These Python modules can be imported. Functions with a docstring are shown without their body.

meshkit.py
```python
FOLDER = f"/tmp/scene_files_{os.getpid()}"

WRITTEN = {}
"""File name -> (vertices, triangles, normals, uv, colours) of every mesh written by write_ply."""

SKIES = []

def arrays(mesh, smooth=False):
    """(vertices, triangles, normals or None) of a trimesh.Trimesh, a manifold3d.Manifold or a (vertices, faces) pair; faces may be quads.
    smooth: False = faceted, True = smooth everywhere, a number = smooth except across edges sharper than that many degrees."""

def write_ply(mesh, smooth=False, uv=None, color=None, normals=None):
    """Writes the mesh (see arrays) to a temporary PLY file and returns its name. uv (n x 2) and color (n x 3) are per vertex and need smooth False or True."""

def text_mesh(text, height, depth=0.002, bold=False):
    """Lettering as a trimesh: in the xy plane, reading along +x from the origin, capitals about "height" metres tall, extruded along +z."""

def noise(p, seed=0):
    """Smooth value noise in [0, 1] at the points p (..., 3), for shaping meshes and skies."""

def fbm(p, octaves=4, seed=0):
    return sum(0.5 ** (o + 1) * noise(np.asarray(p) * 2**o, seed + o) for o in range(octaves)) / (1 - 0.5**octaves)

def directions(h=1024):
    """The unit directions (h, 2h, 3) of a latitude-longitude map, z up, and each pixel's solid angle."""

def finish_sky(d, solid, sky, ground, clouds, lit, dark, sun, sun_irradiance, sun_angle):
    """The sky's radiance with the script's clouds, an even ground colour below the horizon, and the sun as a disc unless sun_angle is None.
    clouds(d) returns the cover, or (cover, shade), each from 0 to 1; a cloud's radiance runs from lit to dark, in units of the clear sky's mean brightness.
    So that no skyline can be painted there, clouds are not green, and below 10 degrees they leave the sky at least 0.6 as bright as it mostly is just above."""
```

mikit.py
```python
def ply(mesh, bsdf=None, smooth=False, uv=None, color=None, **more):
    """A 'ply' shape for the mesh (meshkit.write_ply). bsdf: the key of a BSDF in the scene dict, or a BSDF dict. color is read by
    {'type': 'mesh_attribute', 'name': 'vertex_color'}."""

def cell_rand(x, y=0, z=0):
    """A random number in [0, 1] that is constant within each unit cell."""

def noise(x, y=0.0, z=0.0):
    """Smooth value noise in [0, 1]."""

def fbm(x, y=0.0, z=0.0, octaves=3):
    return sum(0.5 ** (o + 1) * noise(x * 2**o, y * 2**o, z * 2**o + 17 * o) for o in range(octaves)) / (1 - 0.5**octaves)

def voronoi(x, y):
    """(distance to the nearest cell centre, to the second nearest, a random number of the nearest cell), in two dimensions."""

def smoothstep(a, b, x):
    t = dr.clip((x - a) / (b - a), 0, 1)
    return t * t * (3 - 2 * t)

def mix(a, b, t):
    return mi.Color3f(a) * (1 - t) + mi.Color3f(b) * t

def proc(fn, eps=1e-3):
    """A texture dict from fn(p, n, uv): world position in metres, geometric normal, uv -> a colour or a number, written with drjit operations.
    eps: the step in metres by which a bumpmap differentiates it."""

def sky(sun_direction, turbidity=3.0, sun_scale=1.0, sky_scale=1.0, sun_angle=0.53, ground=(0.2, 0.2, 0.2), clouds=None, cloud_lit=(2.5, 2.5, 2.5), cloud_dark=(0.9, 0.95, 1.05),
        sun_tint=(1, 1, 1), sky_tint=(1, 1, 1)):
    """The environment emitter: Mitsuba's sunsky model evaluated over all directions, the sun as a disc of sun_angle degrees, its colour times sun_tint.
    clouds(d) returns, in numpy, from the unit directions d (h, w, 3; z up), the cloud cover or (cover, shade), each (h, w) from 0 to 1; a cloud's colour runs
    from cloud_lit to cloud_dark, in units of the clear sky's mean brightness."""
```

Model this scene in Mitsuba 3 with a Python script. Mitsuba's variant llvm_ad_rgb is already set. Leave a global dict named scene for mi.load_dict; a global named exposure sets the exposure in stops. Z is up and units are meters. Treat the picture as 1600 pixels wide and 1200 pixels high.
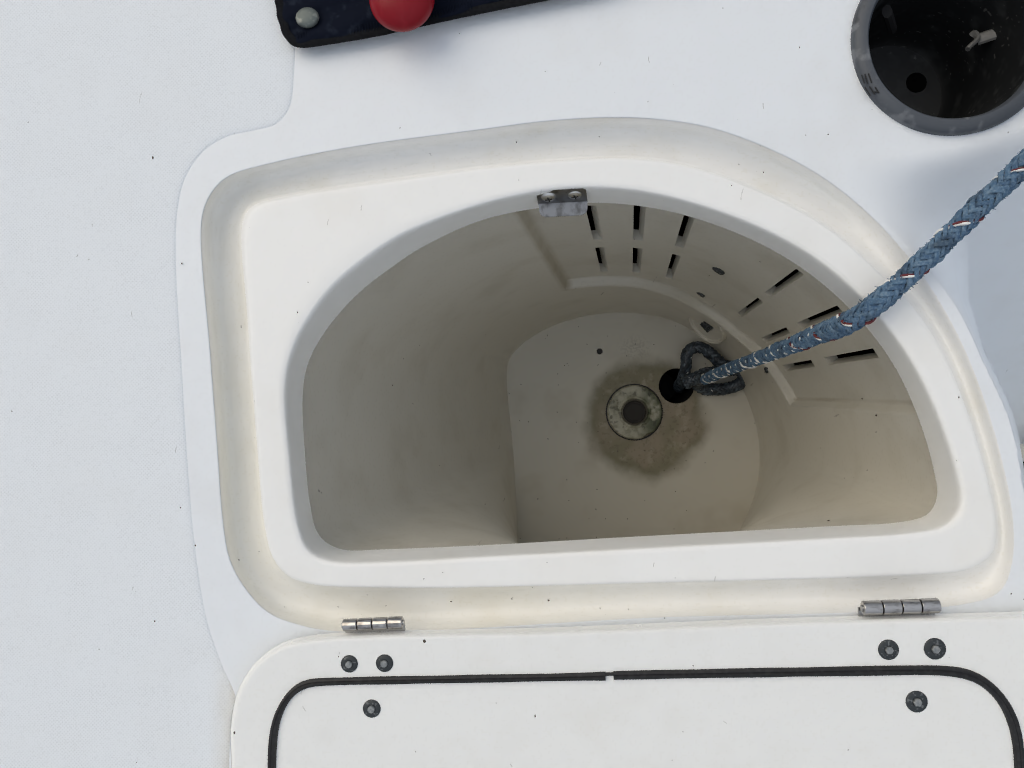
import math, random
import numpy as np, trimesh, shapely
import mitsuba as mi, drjit as dr
import mikit, meshkit
from mikit import noise, fbm, cell_rand, smoothstep, mix, proc
from scipy.interpolate import PchipInterpolator
from scipy.ndimage import gaussian_filter1d
from scipy.spatial import Delaunay
from shapely.geometry import Polygon, Point

# ---------------------------------------------------------------- camera, sky, exposure
W, HGT, FOV = 1600, 1200, 65.0
F = W / 2 / math.tan(math.radians(FOV / 2))          # focal length in photograph pixels
CAM = np.array([0.0, 0.0, 0.565])                    # metres above the deck
NADIR = (880.0, 622.0)                               # where straight down falls in the picture
_d = np.array([(NADIR[0] - 800) / F, -(NADIR[1] - 600) / F, 1.0]); _d /= np.linalg.norm(_d)
_M0 = np.array([[1, 0, 0], [0, 1, 0], [0, 0, -1.0]])
_v0, _dn = _M0 @ _d, np.array([0, 0, -1.0])
_k, _c = np.cross(_v0, _dn), float(_v0 @ _dn)
_K = np.array([[0, -_k[2], _k[1]], [_k[2], 0, -_k[0]], [-_k[1], _k[0], 0]])
CM = (np.eye(3) + _K + _K @ _K / (1 + _c)) @ _M0     # columns: right, up, forward
scene, labels = {}, {}
scene["camera"] = {"type": "perspective", "fov": FOV, "fov_axis": "x", "near_clip": 0.02, "far_clip": 50.0,
                   "to_world": mi.ScalarTransform4f().look_at(origin=CAM.tolist(), target=(CAM + CM[:, 2]).tolist(), up=CM[:, 1].tolist())}
# overcast: brightest overhead, a third of that at the horizon; the sun a wide soft glow in the cloud
scene["sky"] = mikit.sky([-0.54, 0.43, 0.72], turbidity=4, sun_scale=0.26, sun_angle=56, sun_tint=(0.94, 1.0, 1.065), sky_scale=0.8, clouds=lambda d: (np.ones(d.shape[:2]), 1 - np.clip(d[..., 2], 0, 1)),
                         cloud_lit=(1.98, 2.12, 2.36), cloud_dark=(0.66, 0.71, 0.79), ground=(0.2, 0.2, 0.2))
exposure = 2.06
R_ = random.Random(7)
NP = np.random.RandomState(11)


def P(px, py, z):
    """The point at height z seen at pixel (px, py) of the 1600 x 1200 photograph."""
    px, py, z = np.broadcast_arrays(np.asarray(px, float), np.asarray(py, float), np.asarray(z, float))
    r = np.stack([(px - 800) / F, -(py - 600) / F, np.ones_like(px)], -1) @ CM.T
    t = (z - CAM[2]) / r[..., 2]
    return CAM + r * t[..., None]


def pix(p):
    q = (np.asarray(p) - CAM) @ CM
    return np.stack([800 + F * q[..., 0] / q[..., 2], 600 - F * q[..., 1] / q[..., 2]], -1)


def lab(key, label=None, cat=None, group=None, kind=None):
    d = {}
    for k, v in (("label", label), ("category", cat), ("group", group), ("kind", kind)):
        if v: d[k] = v
    labels[key] = d


def put(key, mesh, bsdf, smooth=35, **kw):
    k, n = key, 0
    while k in scene:
        n += 1; k = f"{key}_{n:03d}"
    scene[k] = mikit.ply(mesh, bsdf, smooth=smooth, **kw)
    return k


# ---------------------------------------------------------------- materials
def rgb(*c): return {"type": "rgb", "value": list(c)}


def dashes(x, y, s, prob, length, width, seed=0):
    """Short scratches: at most one in each cell of size s."""
    cx, cy = dr.floor(x / s), dr.floor(y / s)
    on = cell_rand(cx, cy, seed) < prob
    a = cell_rand(cx, cy, seed + 1) * 3.14159
    ux, uy = x / s - cx - 0.5 + (cell_rand(cx, cy, seed + 2) - 0.5) * 0.3, y / s - cy - 0.5 + (cell_rand(cx, cy, seed + 3) - 0.5) * 0.3
    u, v = ux * dr.cos(a) + uy * dr.sin(a), -ux * dr.sin(a) + uy * dr.cos(a)
    v = v + 0.6 * u * u
    ln = length * (0.3 + 0.7 * cell_rand(cx, cy, seed + 4)) / s
    w = width / s
    return dr.select(on, smoothstep(w, w * 0.3, dr.abs(v)) * smoothstep(ln, ln * 0.6, dr.abs(u)), 0.0)


def gel(base, dirt, amount, rough, scr=0.05, bump=None, seed=0.0, stain=None, pit=None):
    def col(p, n, uv):
        d = smoothstep(0.45, 0.85, fbm(p.x * 28 + seed, p.y * 28, p.z * 28, 4)) * amount
        fine = smoothstep(0.62, 0.9, noise(p.x * 600, p.y * 600, p.z * 600)) * amount * 0.5
        sc = dashes(p.x + seed, p.y, 0.011, scr, 0.003, 0.00035, 3) * 0.5 + dashes(p.x, p.y + seed, 0.023, scr * 0.7, 0.006, 0.0003, 23) * 0.4
        sp = dashes(p.x - seed, p.y + 0.3, 0.009, scr * 0.6, 0.0006, 0.0006, 43) * 0.7
        b0 = mi.Color3f(base) if stain is None else mix(base, stain[0], dr.clip(stain[1](p), 0, 1))
        if pit: b0 = b0 * (1 - pit(p))
        return mix(mix(b0, dirt, dr.clip(d + fine, 0, 1)), (0.16, 0.15, 0.13), dr.clip(sc + sp, 0, 1))
    m = {"type": "principled", "base_color": proc(col), "roughness": rough, "specular": 0.45}
    if bump:
        m = {"type": "bumpmap", "arbitrary": proc(bump, eps=2e-4), "scale": 1.0, "bsdf": m}
    return {"type": "twosided", "bsdf": m}


def orange_peel(p, n, uv):
    return 0.00006 * noise(p.x * 700, p.y * 700, p.z * 700) + 0.0003 * noise(p.x * 40, p.y * 40, p.z * 40)


def weave(p, n, uv):
    a = dr.sin(p.x * 2350 + 0.8 * noise(p.x * 90, p.y * 90)) * dr.sin(p.y * 2350)
    return 0.00016 * a + 0.00005 * noise(p.x * 800, p.y * 800)


def weave_pit_shade(p):
    a = dr.sin(p.x * 2350 + 0.8 * noise(p.x * 90, p.y * 90)) * dr.sin(p.y * 2350 + 0.8 * noise(p.y * 90, p.x * 90))  # hollows of the weave darkened in colour, standing in for relief shading
    return 0.085 * smoothstep(0.1, -0.8, a) * (0.45 + 0.8 * noise(p.x * 60, p.y * 60)) + 0.05 * smoothstep(0.55, 0.9, noise(p.x * 1100, p.y * 1100))


_gx0, _gx1, _gy0, _gy1 = [float(v) for v in (P(322, 1100, 0)[0], P(366, 1100, 0)[0], P(350, 960, 0)[1], P(350, 1090, 0)[1])]
scene["mat_deck"] = gel((0.745, 0.778, 0.808), (0.67, 0.675, 0.67), 0.22, 0.38, 0.008, orange_peel)
scene["mat_nonslip"] = gel((0.76, 0.80, 0.835), (0.70, 0.71, 0.71), 0.12, 0.6, 0.004, weave, 2.0, pit=weave_pit_shade, stain=((0.66, 0.64, 0.59),
                           lambda p: smoothstep(_gx0, _gx1, p.x) * smoothstep(_gy0, _gy1, p.y) * (0.25 + 0.9 * fbm(p.x * 90, p.y * 40, 2, 4))))
scene["mat_gutter"] = gel((0.77, 0.77, 0.755), (0.60, 0.56, 0.45), 0.30, 0.35, 0.010, orange_peel, 5.0, stain=((0.755, 0.74, 0.68),
                          lambda p: smoothstep(0.16, -0.16, p.x + 1.2 * p.y + 0.10) * (0.45 + 0.75 * fbm(p.x * 22, p.y * 22, 3, 3))))
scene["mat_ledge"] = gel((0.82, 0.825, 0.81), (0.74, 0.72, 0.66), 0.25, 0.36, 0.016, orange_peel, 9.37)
scene["mat_lid"] = gel((0.79, 0.80, 0.785), (0.69, 0.68, 0.63), 0.3, 0.42, 0.022, orange_peel, 13.0)
scene["mat_tub"] = gel((0.53, 0.508, 0.443), (0.40, 0.37, 0.295), 0.35, 0.4, 0.014, orange_peel, 17.0, stain=((0.31, 0.27, 0.19), lambda p: panel_grime_shade(p)))
scene["mat_dark"] = {"type": "twosided", "bsdf": {"type": "principled", "base_color": rgb(0.03, 0.027, 0.024), "roughness": 0.8}}
scene["mat_black"] = {"type": "twosided", "bsdf": {"type": "principled", "base_color": rgb(0.012, 0.012, 0.013), "roughness": 0.6}}
scene["mat_void"] = {"type": "twosided", "bsdf": {"type": "principled", "base_color": rgb(0.002, 0.002, 0.002), "roughness": 0.9, "specular": 0.05}}
scene["mat_hull"] = {"type": "twosided", "bsdf": {"type": "principled", "base_color": rgb(0.12, 0.085, 0.055), "roughness": 0.8}}
scene["mat_rubber"] = {"type": "twosided", "bsdf": {"type": "principled", "base_color": proc(lambda p, n, uv: mix((0.006, 0.006, 0.007), (0.014, 0.014, 0.015), smoothstep(0.5, 0.9, noise(p.x * 500, p.y * 500)))), "roughness": 0.55}}


def brushed(p, n, uv):
    return 0.22 + 0.25 * smoothstep(0.4, 0.8, fbm(p.x * 160, p.y * 160, p.z * 160, 3))


scene["mat_steel"] = {"type": "twosided", "bsdf": {"type": "principled", "metallic": 1.0, "roughness": proc(brushed),
                      "base_color": proc(lambda p, n, uv: mix((0.36, 0.36, 0.36), (0.2, 0.195, 0.19), smoothstep(0.5, 0.85, fbm(p.x * 220, p.y * 220, p.z * 220, 3))))}}
scene["mat_chrome"] = {"type": "twosided", "bsdf": {"type": "principled", "metallic": 1.0, "roughness": 0.13, "base_color": proc(lambda p, n, uv: mix((0.46, 0.445, 0.43), (0.24, 0.225, 0.21), smoothstep(0.4, 0.8, fbm(p.x * 200, p.y * 600, p.z * 600, 3))))}}  # darker streaks painted in for dark surroundings mirrored in the hinges
scene["mat_tongue"] = {"type": "twosided", "bsdf": {"type": "principled", "metallic": 1.0, "roughness": 0.33, "base_color": proc(lambda p, n, uv: mix((0.25, 0.255, 0.265), (0.13, 0.13, 0.13), smoothstep(0.45, 0.8, fbm(p.x * 260, p.y * 160, 0, 4))))}}
scene["mat_screw"] = {"type": "twosided", "bsdf": {"type": "principled", "metallic": 1.0, "roughness": 0.3, "base_color": rgb(0.6, 0.6, 0.58)}}
scene["mat_nut"] = {"type": "twosided", "bsdf": {"type": "principled", "metallic": 0.25, "roughness": 0.5,
                    "base_color": proc(lambda p, n, uv: mix((0.030, 0.036, 0.040), (0.14, 0.15, 0.155), smoothstep(0.60, 0.9, noise(p.x * 900, p.y * 900, p.z * 300))))}}
scene["mat_core"] = {"type": "twosided", "bsdf": {"type": "principled", "metallic": 0.3, "roughness": 0.45,
                     "base_color": proc(lambda p, n, uv: mix((0.16, 0.18, 0.19), (0.30, 0.31, 0.31), noise(p.x * 900, p.y * 900)))}}


# ---------------------------------------------------------------- curves in the photograph
CX, CY = 985.0, 615.0                                # axis of the locker
NT = 1800
TH = np.arange(NT) * 2 * np.pi / NT


def closed_curve(pts):
    p = np.array(pts, float); n = len(p)
    out = []
    for i in range(n):
        a, b, c, d = p[(i - 1) % n], p[i], p[(i + 1) % n], p[(i + 2) % n]
        # centripetal Catmull-Rom
        t0 = 0; t1 = t0 + np.linalg.norm(b - a) ** .5; t2 = t1 + np.linalg.norm(c - b) ** .5; t3 = t2 + np.linalg.norm(d - c) ** .5
        t = np.linspace(t1, t2, 40, endpoint=False)[:, None]
        A1 = (t1 - t) / (t1 - t0) * a + (t - t0) / (t1 - t0) * b; A2 = (t2 - t) / (t2 - t1) * b + (t - t1) / (t2 - t1) * c; A3 = (t3 - t) / (t3 - t2) * c + (t - t2) / (t3 - t2) * d
        B1 = (t2 - t) / (t2 - t0) * A1 + (t - t0) / (t2 - t0) * A2; B2 = (t3 - t) / (t3 - t1) * A2 + (t - t1) / (t3 - t1) * A3
        out.append((t2 - t) / (t2 - t1) * B1 + (t - t1) / (t2 - t1) * B2)
    return np.vstack(out)


def polar(pts, th=TH, centre=(CX, CY), sig=4):
    q = closed_curve(pts)
    a = np.arctan2(-(q[:, 1] - centre[1]), q[:, 0] - centre[0]) % (2 * np.pi)
    r = np.hypot(q[:, 0] - centre[0], q[:, 1] - centre[1])
    o = np.argsort(a); a, r = a[o], r[o]
    a = np.concatenate([a - 2 * np.pi, a, a + 2 * np.pi]); r = np.tile(r, 3)
    out = np.interp(th, a, r)
    return gaussian_filter1d(out, sig, mode="wrap") if sig else out


C_A = [(530, 858), (498, 836), (485, 790), (476, 700), (473, 620), (480, 572), (504, 524), (555, 463), (610, 419), (660, 386), (750, 345), (835, 326), (920, 317), (1000, 322), (1080, 339), (1180, 377), (1260, 424),
       (1330, 485), (1390, 560), (1430, 640), (1458, 730), (1464, 778), (1448, 805), (1405, 816), (1300, 822), (1000, 838), (750, 852), (600, 858)]
C_B = [(520, 880), (480, 864), (462, 820), (450, 720), (442, 600), (455, 540), (482, 488), (523, 437), (609, 372), (670, 344), (750, 317), (810, 302), (870, 292), (930, 290), (1000, 296), (1090, 317), (1190, 354), (1280, 404),
       (1360, 475), (1425, 560), (1470, 650), (1500, 740), (1506, 792), (1482, 822), (1430, 834), (1300, 843), (1000, 859), (750, 872), (600, 880)]
C_C = [(380, 341), (397, 319), (430, 310), (489, 299), (626, 280), (750, 263), (850, 253), (950, 247), (1020, 250), (1100, 266), (1200, 304), (1290, 353), (1360, 412), (1420, 472), (1470, 545), (1510, 640), (1540, 740),
       (1556, 820), (1550, 865), (1510, 890), (1450, 897), (1000, 911), (700, 918), (550, 917), (495, 914), (455, 903), (428, 875), (414, 825), (402, 700), (387, 500)]
C_D = [(315, 348), (325, 311), (352, 278), (421, 256), (557, 229), (750, 203), (850, 190), (950, 184), (1030, 187), (1110, 200), (1200, 232), (1280, 274), (1350, 328), (1410, 390), (1455, 450), (1500, 530), (1538, 625),
       (1567, 725), (1583, 815), (1581, 880), (1562, 925), (1500, 945), (1000, 966), (640, 986), (512, 985), (460, 974), (419, 957), (381, 916), (359, 874), (349, 817), (340, 700), (329, 553)]
C_E = [(270, 330), (290, 270), (400, 210), (560, 180), (750, 150), (950, 130), (1100, 150), (1230, 200), (1310, 250), (1385, 325), (1445, 395), (1500, 480), (1540, 567), (1575, 643), (1588, 688), (1595, 720), (1601, 760), (1616, 830), (1650, 950),
       (1670, 1100), (1500, 1150), (1000, 1150), (600, 1150), (400, 1120), (300, 1000), (280, 800), (270, 550)]
rA, rB, rC, rD, rE = (polar(c) for c in (C_A, C_B, C_C, C_D, C_E))
ZF = -0.004
_gut = PchipInterpolator([0, .025, .09, .18, .30, .48, .65, .82, .94, .975, 1.0], [0, -.0018, -.0088, -.0142, -.0176, -.0192, -.0184, -.0158, -.0115, -.0080, ZF - .0002])
_gutA = PchipInterpolator([0, .02, .09, .18, .30, .46, .65, .82, .93, .975, 1.0], [0, -.0016, -.0112, -.0178, -.0214, -.0226, -.0220, -.0200, -.0180, -.0150, ZF - .0002])
_soft = np.clip((np.abs(np.degrees(TH) - 270) - 62) / 22, 0, 1)[:, None]; _soft = 1 - _soft * _soft * (3 - 2 * _soft)   # the near side is rounded
_lip = PchipInterpolator([0, .10, .22, .38, .6, 1.0], [0, .0009, .0036, .0105, .0215, .042])
_rollx, _rolly = [900, 1250, 1330, 1420, 1500, 1600, 1800, 2600], [420, 300, 276, 266, 252, 222, 150, -150]


def slope_z(px, py):
    d = (py - np.interp(px, _rollx, _rolly)) * 0.00045
    d = np.maximum(d + 0.012, 0)
    s = 0.035
    z = -2.0 * (np.sqrt(d * d + s * s) - s)
    return np.maximum(z, -0.42) 


def deck_z(px, py, rho, re):
    w = np.interp(py, [240, 320, 400, 470, 540], [170, 130, 70, 22, 7])
    b = np.clip((rho - re + w * .22) / w, 0, 1); b = b * b * (3 - 2 * b)
    right = np.clip((px - 1230) / 170, 0, 1)
    low = np.clip((1180 - py) / 260, 0, 1)
    return slope_z(px, py) * b * right * right * (3 - 2 * right) * (low > 0)


def cols(a, b, t): return a[:, None] * (1 - t[None]) + b[:, None] * t[None]


# ---------------------------------------------------------------- the deck: one moulding, lip > ledge > gutter > deck
t_lip, t_led, t_gut = np.linspace(1, 0, 19), np.linspace(0, 1, 18)[1:], np.concatenate([np.linspace(1, .94, 5)[1:], np.linspace(.94, 0, 30)[1:]])
rho_lip = cols(rB, rA, t_lip); z_lip = np.repeat((ZF - .0007 - _lip(t_lip))[None], NT, 0)
rho_led = cols(rB, rC, t_led); z_led = np.full(rho_led.shape, ZF) - .0006 * np.clip((t_led - .9) / .1, 0, 1)[None] ** 2 - .0007 * np.clip((.14 - t_led) / .14, 0, 1)[None] ** 2
rho_gut = cols(rD, rC, t_gut)
gd = np.clip((rD - rC) / 52, 0.30, 1.0)[:, None]; gd = gaussian_filter1d(gd, 25, axis=0, mode="wrap")
_gutC = PchipInterpolator([0, .15, .35, .52, .66, .80, .92, 1.0], [0, -.0022, -.0082, -.0126, -.0140, -.0122, -.0082, ZF - .0002])
_deg = np.degrees(TH); _rt = np.clip((40 - np.abs((_deg + 180) % 360 - 180 - 4)) / 22, 0, 1)[:, None]; _rt = _rt * _rt * (3 - 2 * _rt)   # the shallow groove at the right
z_gut = (_gut(t_gut)[None] * _soft + _gutA(t_gut)[None] * (1 - _soft)) * gd + (ZF - .0006) * (1 - gd) * t_gut[None] ** 6
z_gut = z_gut * (1 - _rt) + _gutC(t_gut)[None] * _rt
t_o = np.concatenate([np.linspace(0, 260, 131)[1:], 260 + np.cumsum(np.linspace(2, 9, 90)), 760 + 2600 * np.linspace(0, 1, 40) ** 1.7])
t_o = np.unique(np.round(t_o, 3))
rho_out = rD[:, None] + t_o[None]
px, py = CX + rho_out * np.cos(TH)[:, None], CY - rho_out * np.sin(TH)[:, None]
z_out = deck_z(px, py, rho_out, rE[:, None])
rho = np.hstack([rho_lip, rho_led, rho_gut, rho_out]); zz = np.hstack([z_lip, z_led, z_gut, z_out])
PX, PY = CX + rho * np.cos(TH)[:, None], CY - rho * np.sin(TH)[:, None]
V = P(PX, PY, zz)
M = rho.shape[1]
ii, jj = np.meshgrid(np.arange(NT), np.arange(M - 1), indexing="ij")
Q = np.stack([ii * M + jj, ii * M + jj + 1, ((ii + 1) % NT) * M + jj + 1, ((ii + 1) % NT) * M + jj], -1)
quads = Q.reshape(-1, 4)
_v = V.reshape(-1, 3)
_f = np.vstack([quads[:, [0, 1, 2]], quads[:, [0, 2, 3]]])
_n = np.zeros_like(_v); _fn = np.cross(_v[_f[:, 1]] - _v[_f[:, 0]], _v[_f[:, 2]] - _v[_f[:, 0]])
for k in range(3): np.add.at(_n, _f[:, k], _fn)
_n /= np.maximum(np.linalg.norm(_n, axis=1, keepdims=True), 1e-20)
POCKET = (1484.0, 62.0)
n1, n2, n3 = rho_lip.shape[1] - 1, rho_lip.shape[1] + rho_led.shape[1] - 1, rho_lip.shape[1] + rho_led.shape[1] + rho_gut.shape[1] - 1
for key, a, b, mat in (("deck__lip", 0, n1, "mat_ledge"), ("deck__ledge", n1, n2, "mat_ledge"), ("deck__gutter", n2, n3, "mat_gutter"), ("deck", n3, M - 1, "mat_deck")):
    q = Q[:, a:b].reshape(-1, 4)
    if key == "deck":
        cxy = np.stack([PX.ravel()[q].mean(1), PY.ravel()[q].mean(1)], 1)
        q = q[np.hypot(cxy[:, 0] - POCKET[0], cxy[:, 1] - POCKET[1]) > 143]
    used, inv = np.unique(q, return_inverse=True); q = inv.reshape(-1, 4)
    f = np.vstack([q[:, [0, 1, 2]], q[:, [0, 2, 3]]])
    scene[key] = {"type": "ply", "filename": meshkit.write_ply((_v[used], f), normals=_n[used]), "face_normals": False, "bsdf": {"type": "ref", "id": mat}}
lab("deck", "smooth white moulded boat deck surrounding the open locker", kind="structure")
lab("deck__gutter", "cream stained rain gutter moulded around the locker opening")
lab("deck__ledge", "flat white ledge between gutter and locker opening")
# hull under the deck: a dark bowl that closes it off
_rim = V[:, -1]
prof = [(1.0, 0.0), (1.0, -0.5), (0.9, -0.9), (0.0, -0.95)]
hv = np.stack([np.concatenate([_rim[::10, :2] * a, np.full((NT // 10, 1), 0.0) + (_rim[::10, 2:] if z == 0 else z)], 1) for a, z in prof], 1)
m_ = len(prof); n_ = NT // 10
i2, j2 = np.meshgrid(np.arange(n_), np.arange(m_ - 1), indexing="ij")
q = np.stack([i2 * m_ + j2, i2 * m_ + j2 + 1, ((i2 + 1) % n_) * m_ + j2 + 1, ((i2 + 1) % n_) * m_ + j2], -1).reshape(-1, 4)
put("hull", (hv.reshape(-1, 3), q), "mat_hull", smooth=False)
lab("hull", "dark hull shell under the deck", kind="structure")


# ---------------------------------------------------------------- helpers for slabs and round things
def grid_faces(n, m, wrap=False):
    i, j = np.meshgrid(np.arange(n if wrap else n - 1), np.arange(m - 1), indexing="ij")
    return np.stack([i * m + j, i * m + j + 1, ((i + 1) % n) * m + j + 1, ((i + 1) % n) * m + j], -1).reshape(-1, 4)


def slab(outline, ztop, thick, bevel=6.0, bh=0.002, step=14, bump=None, jitter=0.0):
    """A solid from an outline in pixels at height ztop: rounded top edge bevel px wide and bh high, vertical sides."""
    poly = Polygon(outline).buffer(0)
    pts = []
    for k in (0.0, .12, .3, .55, .8, 1.0, 1.5):
        g = poly.buffer(-k * bevel, join_style="round") if k else poly
        for h in getattr(g, "geoms", [g]):
            L = h.exterior.length; n = max(int(L / (3.0 if k < .9 else 6.0)), 12)
            for s in range(n):
                p = h.exterior.interpolate((s + 0.5 * (k * 10 % 2)) * L / n); pts.append((p.x, p.y))
    inner = poly.buffer(-2 * bevel)
    x0, y0, x1, y1 = poly.bounds
    gx, gy = np.meshgrid(np.arange(x0, x1, step), np.arange(y0, y1, step))
    gp = np.stack([gx.ravel(), gy.ravel()], 1)
    gp = gp[shapely.contains_xy(inner, gp[:, 0], gp[:, 1])]
    pts = np.unique(np.round(np.vstack([pts, gp]), 3), axis=0)
    tri = Delaunay(pts).simplices
    cen = pts[tri].mean(1)
    e = pts[tri]; area = np.abs(np.cross(e[:, 1] - e[:, 0], e[:, 2] - e[:, 0]))
    tri = tri[shapely.contains_xy(poly, cen[:, 0], cen[:, 1]) & (area > 1e-4)]
    d = shapely.distance(poly.exterior, shapely.points(pts))
    t = np.clip(d / bevel, 0, 1)
    drop = bh * (1 - np.sqrt(np.maximum(1 - (1 - t) ** 2, 0)))
    z0 = ztop(pts[:, 0], pts[:, 1]) if callable(ztop) else np.full(len(pts), ztop)
    z = z0 - drop
    if bump is not None: z = z + bump(pts[:, 0], pts[:, 1]) * np.clip(d / (bevel + 1), 0, 1)
    top = P(pts[:, 0], pts[:, 1], z)
    bot = top.copy(); bot[:, 2] = z0 - thick
    # outward-facing winding: up
    a = np.cross(top[tri[:, 1]] - top[tri[:, 0]], top[tri[:, 2]] - top[tri[:, 0]])[:, 2]
    tri = np.where((a > 0)[:, None], tri, tri[:, ::-1])
    es = np.vstack([tri[:, [0, 1]], tri[:, [1, 2]], tri[:, [2, 0]]])
    key = np.sort(es, 1); _, idx, cnt = np.unique(key, axis=0, return_index=True, return_counts=True)
    be = es[idx[cnt == 1]]; n = len(pts)
    side = np.vstack([np.stack([be[:, 0], be[:, 0] + n, be[:, 1] + n], 1), np.stack([be[:, 0], be[:, 1] + n, be[:, 1]], 1)])
    m = trimesh.Trimesh(np.vstack([top, bot]), np.vstack([tri, tri[:, ::-1] + n, side]), process=False)
    m.remove_unreferenced_vertices()
    return m


def spline(pts, n=200):
    p = np.array(pts, float)
    d = np.concatenate([[0], np.cumsum(np.linalg.norm(np.diff(p, axis=0), axis=1) ** .7)])
    from scipy.interpolate import CubicSpline
    return CubicSpline(d, p)(np.linspace(0, d[-1], n))


def resample(p, step):
    d = np.concatenate([[0], np.cumsum(np.linalg.norm(np.diff(p, axis=0), axis=1))])
    s = np.linspace(0, d[-1], max(int(d[-1] / step), 4))
    return np.stack([np.interp(s, d, p[:, k]) for k in range(p.shape[1])], 1), s


def frames(p):
    t = np.gradient(p, axis=0); t /= np.linalg.norm(t, axis=1, keepdims=True)
    n = np.cross(t[0], [0, 0, 1.0]); n /= np.linalg.norm(n); ns = []
    for k in range(len(p)):
        n = n - t[k] * (n @ t[k]); n /= np.linalg.norm(n); ns.append(n)
    ns = np.array(ns)
    return t, ns, np.cross(t, ns)


def tube(p, ra, rb=None, nrm=None, sides=8, caps=True):
    """A tube along p; ra along nrm (or the frame), rb across."""
    p = np.asarray(p, float); t = np.gradient(p, axis=0); t /= np.linalg.norm(t, axis=1, keepdims=True) + 1e-15
    if nrm is None: _, a, b = frames(p)
    else:
        a = nrm - t * (nrm * t).sum(1, keepdims=True); a /= np.linalg.norm(a, axis=1, keepdims=True); b = np.cross(t, a)
    ra = np.broadcast_to(ra, (len(p),)); rb = ra if rb is None else np.broadcast_to(rb, (len(p),))
    g = np.arange(sides) * 2 * np.pi / sides
    v = p[:, None] + ra[:, None, None] * np.cos(g)[None, :, None] * a[:, None] + rb[:, None, None] * np.sin(g)[None, :, None] * b[:, None]
    n = len(p)
    i, j = np.meshgrid(np.arange(n - 1), np.arange(sides), indexing="ij")
    q = np.stack([i * sides + j, i * sides + (j + 1) % sides, (i + 1) * sides + (j + 1) % sides, (i + 1) * sides + j], -1).reshape(-1, 4)
    f = np.vstack([q[:, [0, 1, 2]], q[:, [0, 2, 3]]]); v = v.reshape(-1, 3)
    if caps:
        v = np.vstack([v, p[:1], p[-1:]]); k = np.arange(sides); c0, c1 = len(v) - 2, len(v) - 1
        f = np.vstack([f, np.stack([(k + 1) % sides, k, k * 0 + c0], 1), np.stack([k + (n - 1) * sides, (k + 1) % sides + (n - 1) * sides, k * 0 + c1], 1)])
    return trimesh.Trimesh(v, f, process=False)


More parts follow.
